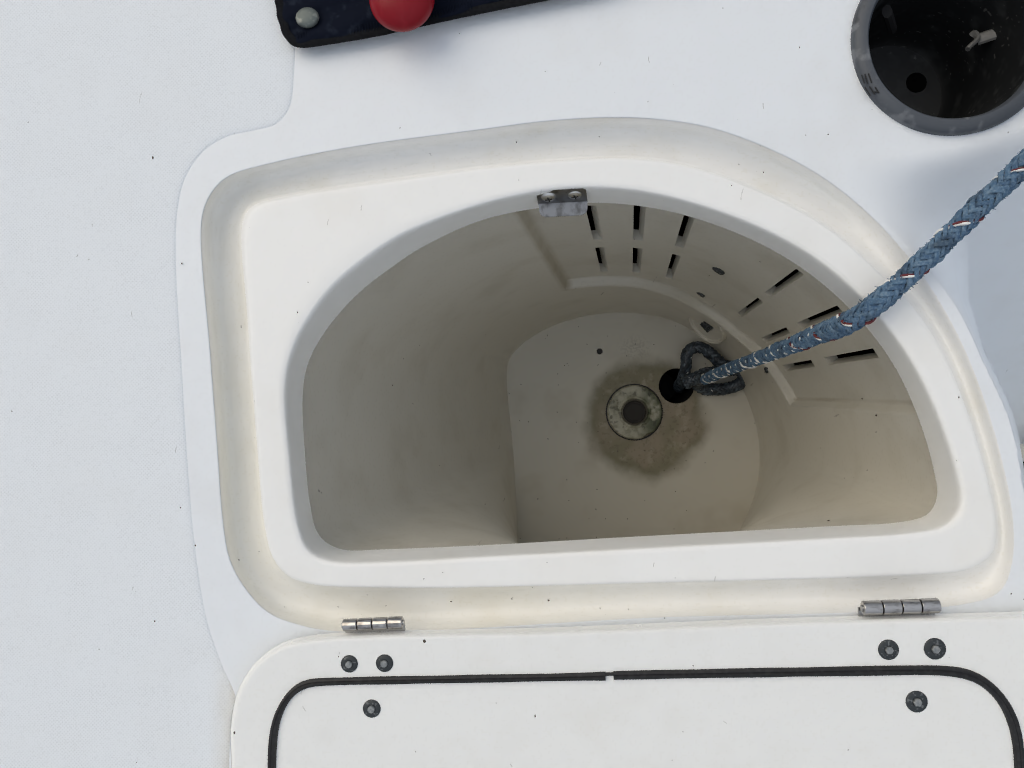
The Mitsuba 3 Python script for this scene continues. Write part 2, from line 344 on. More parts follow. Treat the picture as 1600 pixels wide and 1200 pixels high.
def lathe(profile, n=48, centre=(0, 0, 0), wob=None, sq=(1, 1)):
    """profile: (radius, z) points, turned about z."""
    pr = np.array(profile, float); g = np.arange(n) * 2 * np.pi / n
    r = pr[None, :, 0] * (np.ones((n, 1)) if wob is None else wob(g)[:, None])
    v = np.stack([r * np.cos(g)[:, None] * sq[0], r * np.sin(g)[:, None] * sq[1], np.repeat(pr[None, :, 1], n, 0)], -1) + np.array(centre)
    q = grid_faces(n, len(pr), True)
    f = np.vstack([q[:, [0, 1, 2]], q[:, [0, 2, 3]]])[:, ::-1]
    m = trimesh.Trimesh(v.reshape(-1, 3), f, process=False)
    m.merge_vertices(); m.update_faces(m.nondegenerate_faces())
    return m


def cat(*ms): return trimesh.util.concatenate(list(ms))


# ---------------------------------------------------------------- non-slip panel at the left
nonslip_raw = [(-900, -500), (462, -500), (461, 0), (459, 120), (452, 168), (432, 193), (395, 204), (355, 213), (318, 236), (290, 276), (277, 330), (275, 420), (283, 560), (294, 740), (305, 860), (322, 965), (345, 1035),
           (369, 1095), (362, 1120), (358, 1260), (358, 1900), (-900, 1900)]
nonslip = [tuple(q) for q in np.vstack([nonslip_raw[:2], closed_curve(nonslip_raw[2:-2])[:-40:8], nonslip_raw[-2:]])]
put("deck__non_slip_panel", slab(nonslip, 0.0009, 0.004, bevel=15, bh=0.0008, step=30), "mat_nonslip", smooth=50)
lab("deck__non_slip_panel", "white woven-texture non-slip panel left of the locker")

# ---------------------------------------------------------------- the locker tub
DEPTH = 0.44
FLOOR = [(793, 572), (802, 552), (830, 527), (880, 503), (940, 490), (1000, 490), (1060, 505), (1112, 540), (1152, 592), (1180, 660), (1187, 720), (1177, 780), (1155, 830), (1115, 890), (1040, 935), (930, 950), (840, 940),
         (815, 915), (810, 850), (803, 720)]
NTB = 1800


def rot(v, a):
    c, s = math.cos(a), math.sin(a)
    return np.stack([v[..., 0] * c - v[..., 1] * s, v[..., 0] * s + v[..., 1] * c, v[..., 2]], -1)


rF_all = polar(FLOOR, TH, sig=5)
def at_theta(r, th): return np.interp(np.asarray(th) % (2 * np.pi), np.append(TH, 2 * np.pi), np.append(r, r[0]))


OFF = 0.0105                                          # how far the slotted panel is let into the wall
TOPZ = ZF - 0.0435


def wall_line(th):
    rt, rf = at_theta(rA, th) + 5.0, at_theta(rF_all, th)
    a = P(CX + rt * np.cos(th), CY - rt * np.sin(th), TOPZ); b = P(CX + rf * np.cos(th), CY - rf * np.sin(th), -DEPTH)
    e = P(CX + 300 * np.cos(th), CY - 300 * np.sin(th), 0) - P(CX, CY, 0)
    return a, b, e / np.linalg.norm(e, axis=-1, keepdims=True)


def v_of(thd, r, off):
    """Where on the wall (0 top, 1 floor) the pixel at angle thd (degrees), radius r lies."""
    a, b, e = wall_line(np.array(math.radians(thd)))
    v = np.linspace(0, 1, 600)[:, None]
    p = pix(a + (b - a) * v + e * off); rr = np.hypot(p[:, 0] - CX, p[:, 1] - CY)
    return float(np.interp(-r, -rr, v[:, 0]))


def wall_at(px_, py_, off=None):
    th = math.atan2(-(py_ - CY), px_ - CX); d = math.degrees(th)
    r = math.hypot(px_ - CX, py_ - CY)
    if off is None: off = OFF if -2 < d < 119 and v_of(d, r, OFF) < ledge_v(d) else 0.0
    a, b, e = wall_line(np.array(th)); v = v_of(d, r, off)
    return a + (b - a) * v + e * off, e


_led_px = [(860, 447), (888, 441), (940, 436), (990, 438), (1045, 452), (1100, 480), (1150, 516), (1200, 562), (1242, 628), (1250, 645)]
_led_t = np.array([math.degrees(math.atan2(-(y - CY), x - CX)) for x, y in _led_px])
_led_v = np.array([v_of(t, math.hypot(x - CX, y - CY) + 5, OFF) for t, (x, y) in zip(_led_t, _led_px)])
_o = np.argsort(_led_t)
_ledf = PchipInterpolator(_led_t[_o], _led_v[_o])
def ledge_v(d): return _ledf(np.clip(d, _led_t.min(), _led_t.max()))


# each slot: (angle of its dark edge, of its far edge, radii of its ends)
SLOTS = []
for t1, t2, r in ((103.6, 100.2, (300, 245, 233, 195)), (89.0, 85.2, (294, 239, 226.5, 189)), (73.3, 69.8, (292, 240, 227, 190)), (37.0, 34.4, (327, 265, 252, 211)), (23.1, 20.6, (354, 285, 267, 224.5)), (10.6, 8.2, (389, 310, 290, 244))):
    for k in (0, 2):
        SLOTS.append((t2, t1, v_of((t1 + t2) / 2, r[k], OFF), v_of((t1 + t2) / 2, r[k + 1], OFF)))


def build_tub():
    """The wall as a grid of angle and depth: the slots are cut through it, the panel is let into it."""
    eps = 0.012
    u = set(np.round(np.linspace(-180, 180, 361)[:-1] + 0.003, 4))
    u |= set(np.round(np.linspace(-8, 126, 400), 4))
    for t2, t1, va, vb in SLOTS:
        u = {x for x in u if not (abs(x - t1) < .1 or abs(x - t2) < .1)}
        u |= {t1 - eps, t1 + eps, t2 - eps, t2 + eps}
    u = np.array(sorted(u)); n = len(u)
    allv = np.linspace(0, 1, 140)
    th = np.radians(u)
    a, b, e = wall_line(th)
    led = ledge_v(u)
    # depth lines follow the ledge and the ends of the slots, so bend with the angle: blend between slots
    mids = np.array([(s[0] + s[1]) / 2 for s in SLOTS[::2]])[::-1]
    ends = np.array([[SLOTS[2 * k][2], SLOTS[2 * k][3], SLOTS[2 * k + 1][2], SLOTS[2 * k + 1][3]] for k in range(6)])[::-1]
    ends = ends.copy()
    bl = np.stack([np.interp(u, mids, ends[:, k]) for k in range(4)], 1)
    bl[:, 3] = np.minimum(bl[:, 3], led - .04)
    ve = 0.0015
    seg = [np.zeros(n), bl[:, 0] - ve, bl[:, 0] + ve, bl[:, 1] - ve, bl[:, 1] + ve, bl[:, 2] - ve, bl[:, 2] + ve, bl[:, 3] - ve, bl[:, 3] + ve, led - .002, led + .004, np.ones(n)]
    cnt = [5, 1, 16, 1, 4, 1, 12, 1, 6, 3, 40]
    vs, slot_row = [seg[0]], []
    for k, c in enumerate(cnt):
        for i in range(1, c + 1): vs.append(seg[k] + (seg[k + 1] - seg[k]) * i / c)
    vs = np.stack(vs, 1); m = vs.shape[1]
    edge = np.cumsum([0] + cnt)
    # the panel's recess
    sm = lambda x: x * x * (3 - 2 * x)
    side = sm(np.clip((122.6 - u) / 3.9, 0, 1)) * sm(np.clip((u + 4.6) / 3.0, 0, 1))
    off = np.zeros((n, m)); off[:, :edge[9] + 1] = OFF * side[:, None]
    for k in (1, 2): off[:, edge[9] + k] = OFF * side * (1 - k / 3.0) ** 1.3
    pt = a[:, None] + (b - a)[:, None] * vs[..., None] + e[:, None] * off[..., None]
    # a soft cove where wall meets floor, and mould unevenness
    w = (meshkit.fbm(pt * 9, 2, 3) - .5) * .004 * (np.minimum(vs, 1 - vs) * 4).clip(0, 1)
    pt = pt + e[:, None] * w[..., None]
    mask = np.zeros((n, m), bool)
    for q, (t2, t1, va, vb) in enumerate(SLOTS):
        cu = (u > t2) & (u < t1)
        lo, hi = (2, 3) if q % 2 == 0 else (6, 7)
        mask[np.ix_(cu, np.arange(edge[lo], edge[hi] + 1))] = True
    base = pt.copy()
    cut = mask[:, :]
    faces, keep_panel = grid_faces(n, m, True), None
    inside = cut.ravel()[faces].all(1)
    is_panel = np.zeros((n, m), bool); is_panel[(u > -4.7) & (u < 122.4), :edge[9] + 3] = True
    pan = is_panel.ravel()[faces].all(1)
    v = base.reshape(-1, 3)
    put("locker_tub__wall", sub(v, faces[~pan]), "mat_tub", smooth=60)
    # slot rims: pushed outward, askew, by the thickness of the panel
    thick = 0.011
    ee = rot(e, math.radians(24))
    body = [sub(v, faces[pan & ~inside])]
    for q, (t2, t1, va, vb) in enumerate(SLOTS):
        cu = np.where((u > t2) & (u < t1))[0]
        lo, hi = (2, 3) if q % 2 == 0 else (6, 7)
        r0, r1 = edge[lo], edge[hi]
        loop = [(cu[0], r) for r in range(r0, r1 + 1)] + [(c, r1) for c in cu[1:]] + [(cu[-1], r) for r in range(r1 - 1, r0 - 1, -1)] + [(c, r0) for c in cu[-2:0:-1]]
        lp = np.array([base[c, r] for c, r in loop])
        eo = ee[cu[len(cu) // 2]] * thick
        vv = np.vstack([lp, lp + eo + np.array([0, 0, -.001])]); k = len(lp); i = np.arange(k)
        body.append(trimesh.Trimesh(vv, np.vstack([np.stack([i, (i + 1) % k, (i + 1) % k + k], 1), np.stack([i, (i + 1) % k + k, i + k], 1)]), process=False))
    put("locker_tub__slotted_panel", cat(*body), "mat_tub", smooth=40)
    return u, v


def sub(v, faces):
    used, inv = np.unique(faces, return_inverse=True); q = inv.reshape(-1, 4)
    return trimesh.Trimesh(v[used], np.vstack([q[:, [0, 1, 2]], q[:, [0, 2, 3]]]), process=False)


def seg_at(thd, v1, off):
    a, b, e = wall_line(np.array(math.radians(thd))); e = e * off
    return (a + e).tolist(), (a + (b - a) * v1 + e).tolist()


GRIME_SHADE = [(*seg_at(120.6, float(ledge_v(119)), .005), .0095, .75), (*seg_at(-1.8, float(ledge_v(-2)), .009), .0028, .55)]  # corner shade painted into the tub colour as a grime brown


def panel_grime_shade(p):
    """Grime brown that paints shade into the corners at the two ends of the slotted panel."""
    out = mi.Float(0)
    for a, b, w, k in GRIME_SHADE:
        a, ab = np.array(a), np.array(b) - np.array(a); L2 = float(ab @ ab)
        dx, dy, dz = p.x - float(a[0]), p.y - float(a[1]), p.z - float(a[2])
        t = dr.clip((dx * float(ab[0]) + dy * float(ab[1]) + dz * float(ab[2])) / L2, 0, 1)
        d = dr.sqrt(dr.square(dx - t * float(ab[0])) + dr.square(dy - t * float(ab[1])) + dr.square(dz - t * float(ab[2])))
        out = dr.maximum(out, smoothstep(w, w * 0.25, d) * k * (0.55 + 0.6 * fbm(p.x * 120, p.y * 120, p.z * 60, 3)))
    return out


build_tub()
lab("locker_tub", "cream moulded locker tub with slotted curved wall and stained round floor", "locker")
# the floor, cut out for the black pipe
PIPE = (1057.0, 603.0)
thp = np.arange(360) * 2 * np.pi / 360
rfl = polar(FLOOR, thp, PIPE, 2)
tf = np.linspace(0, 1, 60)
rr = 27.5 + (rfl[:, None] + 4 - 27.5) * tf[None]
fpx, fpy = PIPE[0] + rr * np.cos(thp)[:, None], PIPE[1] - rr * np.sin(thp)[:, None]
SC = np.array([P(1008, 655, -DEPTH)])[0]
SR = float(np.linalg.norm(P(1008 + 98, 655, -DEPTH) - SC))
DRAIN = P(991, 644, -DEPTH)


def floor_col(p, n, uv):
    x, y = p.x - float(SC[0]), p.y - float(SC[1])
    d = dr.sqrt(x * x + y * y) / SR + (fbm(p.x * 45, p.y * 45, 0, 4) - 0.5) * 0.20
    st = smoothstep(1.10, 0.80, d)
    ring = smoothstep(0.72, 0.92, d) * st
    g = fbm(p.x * 120 + 3, p.y * 120, 2, 4)
    s = mix((0.265, 0.22, 0.155), (0.20, 0.18, 0.11), smoothstep(0.35, 0.65, fbm(p.x * 30 + 7, p.y * 30, 0, 3)))
    s = mix(s, (0.40, 0.36, 0.27), smoothstep(0.52, 0.85, g) * 0.5)
    s = mix(s, (0.13, 0.115, 0.07), smoothstep(0.55, 0.8, fbm(p.x * 340, p.y * 340, 6, 3)) * 0.5)
    s = mix(s, (0.14, 0.135, 0.075), ring * (0.35 + 0.5 * fbm(p.x * 70, p.y * 70, 8, 3)))
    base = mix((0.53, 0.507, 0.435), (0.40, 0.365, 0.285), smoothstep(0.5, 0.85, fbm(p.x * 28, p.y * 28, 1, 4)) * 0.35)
    x2, y2 = p.x - float(SC[0]) + 0.012, p.y - float(SC[1]) - 0.088
    sm2 = smoothstep(0.022, 0.004, dr.sqrt(x2 * x2 * 0.6 + y2 * y2)) * smoothstep(0.5, 0.62, noise(p.x * 700, p.y * 700))
    base = mix(base, (0.2, 0.19, 0.16), sm2 * 0.22)
    sp = dashes(p.x, p.y, 0.012, 0.10, 0.0012, 0.0008, 61)
    return mix(mix(base, s, st * 0.92), (0.08, 0.075, 0.06), sp * 0.8)


def floor_bump(p, n, uv):
    x, y = p.x - float(SC[0]), p.y - float(SC[1])
    d = dr.sqrt(x * x + y * y) / SR
    return smoothstep(1.05, 0.8, d) * 0.0016 * fbm(p.x * 260, p.y * 260, 0, 3)


scene["mat_floor"] = {"type": "twosided", "bsdf": {"type": "bumpmap", "arbitrary": proc(floor_bump, eps=4e-4), "scale": 1.0, "bsdf": {"type": "principled", "base_color": proc(floor_col), "roughness": 0.5, "specular": 0.4}}}
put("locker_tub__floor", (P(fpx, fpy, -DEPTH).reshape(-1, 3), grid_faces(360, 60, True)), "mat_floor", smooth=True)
pc = P(*PIPE, -DEPTH); pr = float(np.linalg.norm(P(PIPE[0] + 27.5, PIPE[1], -DEPTH) - pc))
put("locker_tub__drain_pipe", lathe([(pr * 1.0, 0.0006), (pr * .985, -0.002), (pr * .96, -0.16), (0, -0.165)], 64, pc), "mat_black", smooth=30)
lab("locker_tub__drain_pipe", "black pipe mouth in the locker floor")
hc = P(937, 549, -DEPTH)
put("locker_tub__screw_hole", lathe([(0, .0006), (.0032, .0006), (.0038, 0.0)], 20, hc), "mat_black", smooth=False)
for x_, y_, ra_ in ((1122, 423, .0065), (1095, 460, .005), (1197, 577, .0045)):  # dark raised discs added in place of the shaded holes in the wall
    q_, e_ = wall_at(x_, y_, OFF if x_ < 1190 else 0.0)
    m_ = lathe([(0, .0012), (ra_ * .85, .0012), (ra_, 0.0), (ra_, -.003)], 24)
    up = np.array([0, 0, 1.0]); zax = -e_; yax = np.cross(zax, np.cross(up, zax)); yax /= np.linalg.norm(yax); xax = np.cross(yax, zax)
    T_ = np.eye(4); T_[:3, 0], T_[:3, 1], T_[:3, 2], T_[:3, 3] = xax, yax, zax, q_
    m_.apply_transform(T_)
    put("locker_tub__hole_disc", m_, "mat_nut", smooth=30)
# oval fitting on the lower wall
q_, e_ = wall_at(1106, 508, 0.0)
zax = -e_ * .96 + np.array([0, 0, .28]); zax /= np.linalg.norm(zax); xax = np.cross([0, 0, 1.0], zax); xax /= np.linalg.norm(xax); yax = np.cross(zax, xax)
FT = np.eye(4); FT[:3, 0], FT[:3, 1], FT[:3, 2], FT[:3, 3] = xax, yax, zax, q_


def fit(m): m.apply_transform(FT); return m


put("locker_tub__wall_fitting", fit(lathe([(.0250, -.004), (.0248, .003), (.0238, .0042), (.0226, .0036), (.0218, .0006), (0, .0004)], 48, sq=(1, 1.15))), "mat_tub", smooth=30)
for k in (-1, 1):
    put("locker_tub__wall_fitting__clip", fit(trimesh.creation.box((.013, .0035, .0035), trimesh.transformations.translation_matrix((0, k * .005, .002)))), "mat_nut", smooth=False)

# ---------------------------------------------------------------- drain flange on the floor
dR = float(np.linalg.norm(P(991 + 43, 644, -DEPTH) - DRAIN))


def drain_col(p, n, uv):
    x, y = p.x - float(DRAIN[0]), p.y - float(DRAIN[1])
    al = smoothstep(-0.4, 0.6, x / dR - 0.35 * dr.abs(y / dR)) * smoothstep(0.25, 0.6, fbm(p.x * 90, p.y * 90, 0, 3))
    c = mix((0.40, 0.39, 0.31), (0.24, 0.235, 0.165), smoothstep(0.3, 0.8, fbm(p.x * 200, p.y * 200, 4, 3)))
    c = mix(c, (0.04, 0.058, 0.022), al * 0.9)
    return mix(c, (0.03, 0.03, 0.02), smoothstep(0.62, 0.78, fbm(p.x * 170, p.y * 170, 3, 3)) * 0.6)


scene["mat_sleeve"] = {"type": "twosided", "bsdf": {"type": "principled", "metallic": 0.5, "roughness": 0.5, "base_color": rgb(0.13, 0.12, 0.095)}}
scene["mat_drain"] = {"type": "twosided", "bsdf": {"type": "principled", "base_color": proc(drain_col), "roughness": 0.55}}
lab("drain_flange", "grimy pale drain flange with green algae in the stained locker floor", "drain")
put("drain_flange__ring", lathe([(dR, 0.0), (dR * .99, .004), (dR * .95, .0068), (dR * .86, .0078), (dR * .60, .0066), (dR * .545, .0080), (dR * .52, .0080), (dR * .49, .0070), (dR * .475, .005), (dR * .47, .0005)], 96, DRAIN,
                              wob=lambda g: 1 - .07 * np.exp(-((g - 5.25) / .12) ** 2) - .03 * np.exp(-((g - 2.6) / .06) ** 2)), "mat_drain", smooth=35)
put("drain_flange__gap_ring", lathe([(dR * 1.04, .0002), (dR * 1.035, .0018), (dR * .98, .002)], 72, DRAIN), "mat_black", smooth=30)  # black ring added for the dark gap around the flange
put("drain_flange__sleeve", lathe([(dR * .47, .0045), (dR * .465, .0060), (dR * .44, .0062), (dR * .415, .0050), (dR * .41, .0005)], 72, DRAIN), "mat_sleeve", smooth=35)
put("drain_flange__bore", lathe([(dR * .415, .0015), (dR * .40, .0008), (dR * .33, .0007), (dR * .31, .0014), (0, .0012)], 64, DRAIN), "mat_dark", smooth=30)

# ---------------------------------------------------------------- steel keeper plate at the head of the opening
lab("keeper_plate", "bent stainless keeper plate with two screws on the top edge of the locker opening", "bracket")


def quad_solid(top, thick, n=10, corner=0.0):
    """A plate from four 3-D corners (bilinear), with rounded far corners and real thickness."""
    a, b, c, d = [np.array(x, float) for x in top]
    u = np.linspace(0, 1, 25); v = np.linspace(0, 1, 9)
    L, Hh = np.linalg.norm(b - a), np.linalg.norm(d - a)
    g = []
    for vv in v:
        row = []
        for uu in u:
            y = vv * Hh; ins = 0.0
            if corner and y > Hh - corner: k = y - (Hh - corner); ins = corner - math.sqrt(max(corner ** 2 - k ** 2, 0))
            u2 = (ins + uu * (L - 2 * ins)) / L
            row.append((a * (1 - u2) + b * u2) * (1 - vv) + (d * (1 - u2) + c * u2) * vv)
        g.append(row)
    g = np.array(g); nn = np.cross(b - a, d - a); nn /= np.linalg.norm(nn)
    m, k = len(v), len(u)
    f = grid_faces(m, k); V2 = np.vstack([g.reshape(-1, 3), g.reshape(-1, 3) - nn * thick])
    tri = np.vstack([f[:, [0, 1, 2]], f[:, [0, 2, 3]]])
    idx = np.arange(m * k).reshape(m, k)
    loop = np.concatenate([idx[0], idx[1:, -1], idx[-1, -2::-1], idx[-2:0:-1, 0]])
    i = np.arange(len(loop)); nx = loop[(i + 1) % len(loop)]; o = m * k
    s = np.vstack([np.stack([loop, nx, nx + o], 1), np.stack([loop, nx + o, loop + o], 1)])
    return trimesh.Trimesh(V2, np.vstack([tri, tri[:, ::-1] + o, s]), process=False)


kz0, kz1 = ZF - .003, ZF - .021
ka, kb, kc, kd = P(837, 296, kz0), P(915, 291, kz0), P(918, 313, kz1), P(841, 317, kz1)
put("keeper_plate__back", quad_solid([kd, kc, kb, ka], -.0015, corner=.002), "mat_steel", smooth=30)
put("keeper_plate__tongue", quad_solid([P(841, 317, kz1), P(918, 313, kz1), P(917.5, 336, kz1 - .001), P(844, 340, kz1 - .001)], .0015, corner=.0045), "mat_tongue", smooth=30)
kn = np.cross(kc - kd, ka - kd); kn /= np.linalg.norm(kn); kn *= np.sign(kn[2])
for x_, y_ in ((857, 306), (898, 302)):
    q_ = P(x_, y_, (kz0 + kz1) / 2 + .001)
    sx = (kc - kd) / np.linalg.norm(kc - kd); sy = np.cross(kn, sx)
    T_ = np.eye(4); T_[:3, 0], T_[:3, 1], T_[:3, 2], T_[:3, 3] = sx, sy, kn, q_ + kn * .0008
    m_ = lathe([(0, .0024), (.0025, .0022), (.0045, .0014), (.0055, 0), (.0055, -.002)], 28); m_.apply_transform(T_)
    k_ = put("keeper_plate__screw", m_, "mat_screw", smooth=30)
    for a_ in (0.3, 0.3 + math.pi / 2):
        b_ = trimesh.creation.box((.0052, .0009, .0006)); b_.apply_transform(trimesh.transformations.rotation_matrix(a_, (0, 0, 1))); b_.apply_translation((0, 0, .0024)); b_.apply_transform(T_)
        put(k_ + "__slot", b_, "mat_black", smooth=False)

# ---------------------------------------------------------------- the open lid, its seal, hinges and nuts
LZ = 0.018
lid = [(361, 1200), (361, 1130), (370, 1084), (384, 1056), (404, 1031), (437, 1009), (475, 999), (569, 992), (700, 989), (850, 986), (1225, 971), (1600, 961), (1800, 954), (1930, 980), (1970, 1080), (1985, 1300), (1985, 1700), (1900, 1760),
       (480, 1800), (380, 1750), (358, 1650), (358, 1400)]
put("locker_hatch", slab(closed_curve(lid)[::6], LZ, 0.0125, bevel=9, bh=0.005, step=26), "mat_lid", smooth=50)
lab("locker_hatch", "white locker hatch folded open, its black seal and hinges showing, along the bottom", "hatch")
inner = [(432, 1800), (430, 1400), (430, 1200), (433, 1157), (441, 1120), (461, 1087), (482, 1073), (508, 1070), (662, 1067), (945, 1061), (1250, 1055), (1480, 1052), (1521, 1060), (1556, 1089), (1575, 1125), (1582, 1165), (1584, 1230), (1586, 1400), (1586, 1800)]
sealL = [(424, 1520), (423, 1300), (425, 1200), (427, 1157), (435, 1118), (456, 1083), (478, 1069), (506, 1065), (580, 1063), (662, 1061.5), (800, 1059), (946, 1056)]
sealR = [(958.5, 1055), (1100, 1052), (1250, 1049.5), (1400, 1047), (1478, 1048), (1525, 1059), (1562, 1090), (1582, 1128), (1590, 1165), (1593, 1240), (1594, 1520)]
for k, (s_, w0, w1) in enumerate(((sealL, 5.4, 5.6), (sealR, 6.0, 7.8))):
    sp = spline([(*p,) for p in s_], 260)
    w_ = np.linspace(w0, w1, 260)
    if k == 0: w_ = np.interp(np.linspace(0, 1, 260), [0, .3, .45, .97, 1], [5.6, 6.4, 5.6, 5.4, 6.2])
    w_ = w_ + .5 * np.sin(np.linspace(0, 40, 260)) * NP.rand(260)
    c3 = P(sp[:, 0], sp[:, 1], LZ)
    # section: a half-round lip on a flat base
    tt = np.gradient(c3, axis=0); tt /= np.linalg.norm(tt, axis=1, keepdims=True); sd = np.cross([0, 0, 1.0], tt)
    sec = [(-1, -.0006), (-1, .0012), (-.8, .0024), (-.2, .0030), (.1, .0022), (.35, .0026), (.8, .0022), (1, .0010), (1, -.0006)]
    V3 = np.stack([c3 + sd * (a_ * w_ * .00045)[:, None] + np.array([0, 0, h_]) for a_, h_ in sec], 1)
    n_, m_ = V3.shape[:2]; f_ = grid_faces(n_, m_); fl = np.vstack([f_[:, [0, 1, 2]], f_[:, [0, 2, 3]]])
    caps = [[e0 + 0, e0 + j, e0 + j + 1] for e0 in (0, (n_ - 1) * m_) for j in range(1, m_ - 1)]
    put("locker_hatch__seal", trimesh.Trimesh(V3.reshape(-1, 3), np.vstack([fl, caps]), process=False), "mat_rubber", smooth=35)
labels["locker_hatch__seal"] = {"label": "left length of black rubber seal ending at the small gap"}
labels["locker_hatch__seal_001"] = {"label": "right length of black rubber seal from the small gap"}
# joint bridging the gap between the two lengths of seal
put("locker_hatch__seal_joint", tube(P(np.array([944, 952, 960.0]), np.array([1053.5, 1053.2, 1053]), LZ + .0006), .0012, sides=8), "mat_rubber")
for (x_, y_, r_) in ((546, 1037, 13.2), (601, 1036, 13.4), (581, 1107, 13.8), (1388, 1015, 16.2), (1460.5, 1013.5, 17.2), (1432, 1096, 17.2)):
    q_ = P(x_, y_, LZ); R0 = float(np.linalg.norm(P(x_ + r_, y_, LZ) - q_))
    k_ = put("locker_hatch__nut", lathe([(R0, -.0004), (R0, .0005), (R0 * .95, .0009), (R0 * .62, .0016), (R0 * .42, .0013), (R0 * .36, .0006), (0, .0004)], 40, q_), "mat_nut", smooth=35)
    hexn = lathe([(R0 * .40, .0005), (R0 * .40, .0024), (R0 * .33, .0030), (0, .0031)], 6 if x_ > 1300 else 20, q_)
    put(k_ + "__bolt_end", hexn, "mat_core", smooth=20)
# hinges: barrel of four knuckles
for (xa, ya, xb, yb) in ((536, 977, 630, 972.5), (1347, 950.5, 1467, 946)):
    z_ = 0.0125
    A_, B_ = P(xa, ya, z_), P(xb, yb, z_)
    hr = float(np.linalg.norm(P(xa, ya + (9.7 if xa < 1000 else 11.5), z_) - A_)) * 1.0
    h_ = "locker_hatch__hinge" if xa < 1000 else "locker_hatch__hinge_001"
    ax = (B_ - A_) / np.linalg.norm(B_ - A_); Lh = np.linalg.norm(B_ - A_)
    for k in range(4):
        a_, b_ = Lh * k / 4 + .0003, Lh * (k + 1) / 4 - .0003
        zp = np.array([a_, a_ + .0002, a_ + .0008, b_ - .0008, b_ - .0002, b_])
        cr = hr * (1.0 if k % 2 else .985)
        kn_ = tube(A_ + ax * zp[:, None], np.array([.86, .95, 1, 1, .95, .86]) * cr, sides=32)
        put(h_ + "__knuckle", kn_, "mat_chrome", smooth=30)
    put(h_ + "__pin", tube(np.array([A_ + ax * -.0006, A_ + ax * Lh * .5, B_ + ax * .0006]), hr * .45, sides=16), "mat_steel")
    sx = np.cross(ax, [0, 0, 1.0])
    leaf = trimesh.creation.box((Lh, .010, .0016)); T_ = np.eye(4); T_[:3, 0], T_[:3, 1], T_[:3, 2] = ax, -sx, np.cross(ax, -sx); T_[:3, 3] = (A_ + B_) / 2 + np.array([0, -.006, -.0068]); leaf.apply_transform(T_)
    put(h_ + "__leaf", leaf, "mat_steel", smooth=False)
labels["locker_hatch__hinge__pin"] = {}; labels.pop("locker_hatch__hinge__pin")

# ---------------------------------------------------------------- winch handle pocket, upper right
lab("handle_pocket", "round dark grey plastic pocket sunk into the deck at the upper right", "pocket")
PC = P(*POCKET, 0.0); PR = float(np.linalg.norm(P(POCKET[0] - 155, POCKET[1], 0) - PC))
scene["mat_pocket"] = {"type": "twosided", "bsdf": {"type": "principled", "roughness": 0.5, "base_color":
                       proc(lambda p, n, uv: mix(mix((0.045, 0.054, 0.068), (0.075, 0.084, 0.097), fbm(p.x * 50, p.y * 50, p.z * 50, 4)), mix((0.018, 0.02, 0.023), (0.19, 0.20, 0.215), smoothstep(0.45, 0.55, noise(p.x * 45, p.y * 45))), smoothstep(0.54, 0.72, fbm(p.x * 110, p.y * 110, p.z * 60 + 5, 4)) * 0.55))}}
scene["mat_cup"] = {"type": "twosided", "bsdf": {"type": "principled", "roughness": 0.5, "base_color":
                    proc(lambda p, n, uv: mix(mix((0.008, 0.009, 0.010), (0.022, 0.024, 0.025), smoothstep(0.5, 0.8, fbm(p.x * 90, p.y * 90, p.z * 90, 4))), (0.06, 0.06, 0.058), smoothstep(0.80, 0.92, noise(p.x * 420, p.y * 420, p.z * 420)) * smoothstep(0.5, 0.65, noise(p.x * 70, p.y * 70))))}}
put("handle_pocket__rim", lathe([(PR, -.001), (PR * .998, .003), (PR * .985, .0048), (PR * .95, .0064), (PR * .90, .0072), (PR * .865, .0070), (PR * .845, .0055), (PR * .835, .001)], 160, PC,
                             wob=lambda g: 1 + .022 * np.exp(-((g - 5.55) / .5) ** 2) + .003 * np.sin(g * 9) * .3), "mat_pocket", smooth=35)
put("handle_pocket__cup", lathe([(PR * .85, .0050), (PR * .838, -.004), (PR * .80, -.03), (PR * .74, -.085), (PR * .70, -.098), (PR * .62, -.103), (0, -.104)], 128, PC, wob=lambda g: 1 + .022 * np.exp(-((g - 5.55) / .5) ** 2)), "mat_cup", smooth=40)
q_ = P(1432, 129, -.1032)
put("handle_pocket__hole", lathe([(0, .0004), (.0075, .0004), (.0082, 0)], 32, q_), "mat_void", smooth=False)
strokes = [((585, 468), (603, 520)), ((606, 463), (623, 522)), ((628, 460), (648, 516)), ((606, 545), (640, 598)), ((634, 540), (668, 590)), ((670, 545), (694, 582)), ((660, 575), (690, 575))]
put("handle_pocket__rim__embossed_mark", cat(*[tube(P(np.linspace(1200 + a[0] / 4, 1200 + b[0] / 4, 5), np.linspace(a[1] / 4, b[1] / 4, 5), .0068), .0005, sides=6) for a, b in strokes]), "mat_black")
lab("handle_pocket__rim__embossed_mark", "row of small embossed strokes on the rim")
# clip on the pocket's wall, and a black bar added for its dark slit
clip = [P(1512, 77, -.040), P(1517, 71, -.040), P(1523, 66, -.040), P(1527, 59, -.041), P(1523, 53, -.043), P(1518, 56, -.045)]
scene["mat_clip"] = {"type": "twosided", "bsdf": {"type": "principled", "base_color": rgb(0.13, 0.13, 0.125), "roughness": 0.5}}
put("handle_pocket__clip", cat(tube(spline(clip, 24), .0018, .0026, sides=8), tube(P(np.linspace(1527, 1562, 6), np.linspace(62, 50, 6), np.linspace(-.043, -.036, 6)), .0042, .002, sides=8)), "mat_clip")
put("handle_pocket__slit_bar", tube(P(np.linspace(1386, 1394, 6), np.linspace(18, 44, 6), np.linspace(-.03, -.06, 6)), .005, .0035, sides=8), "mat_black")

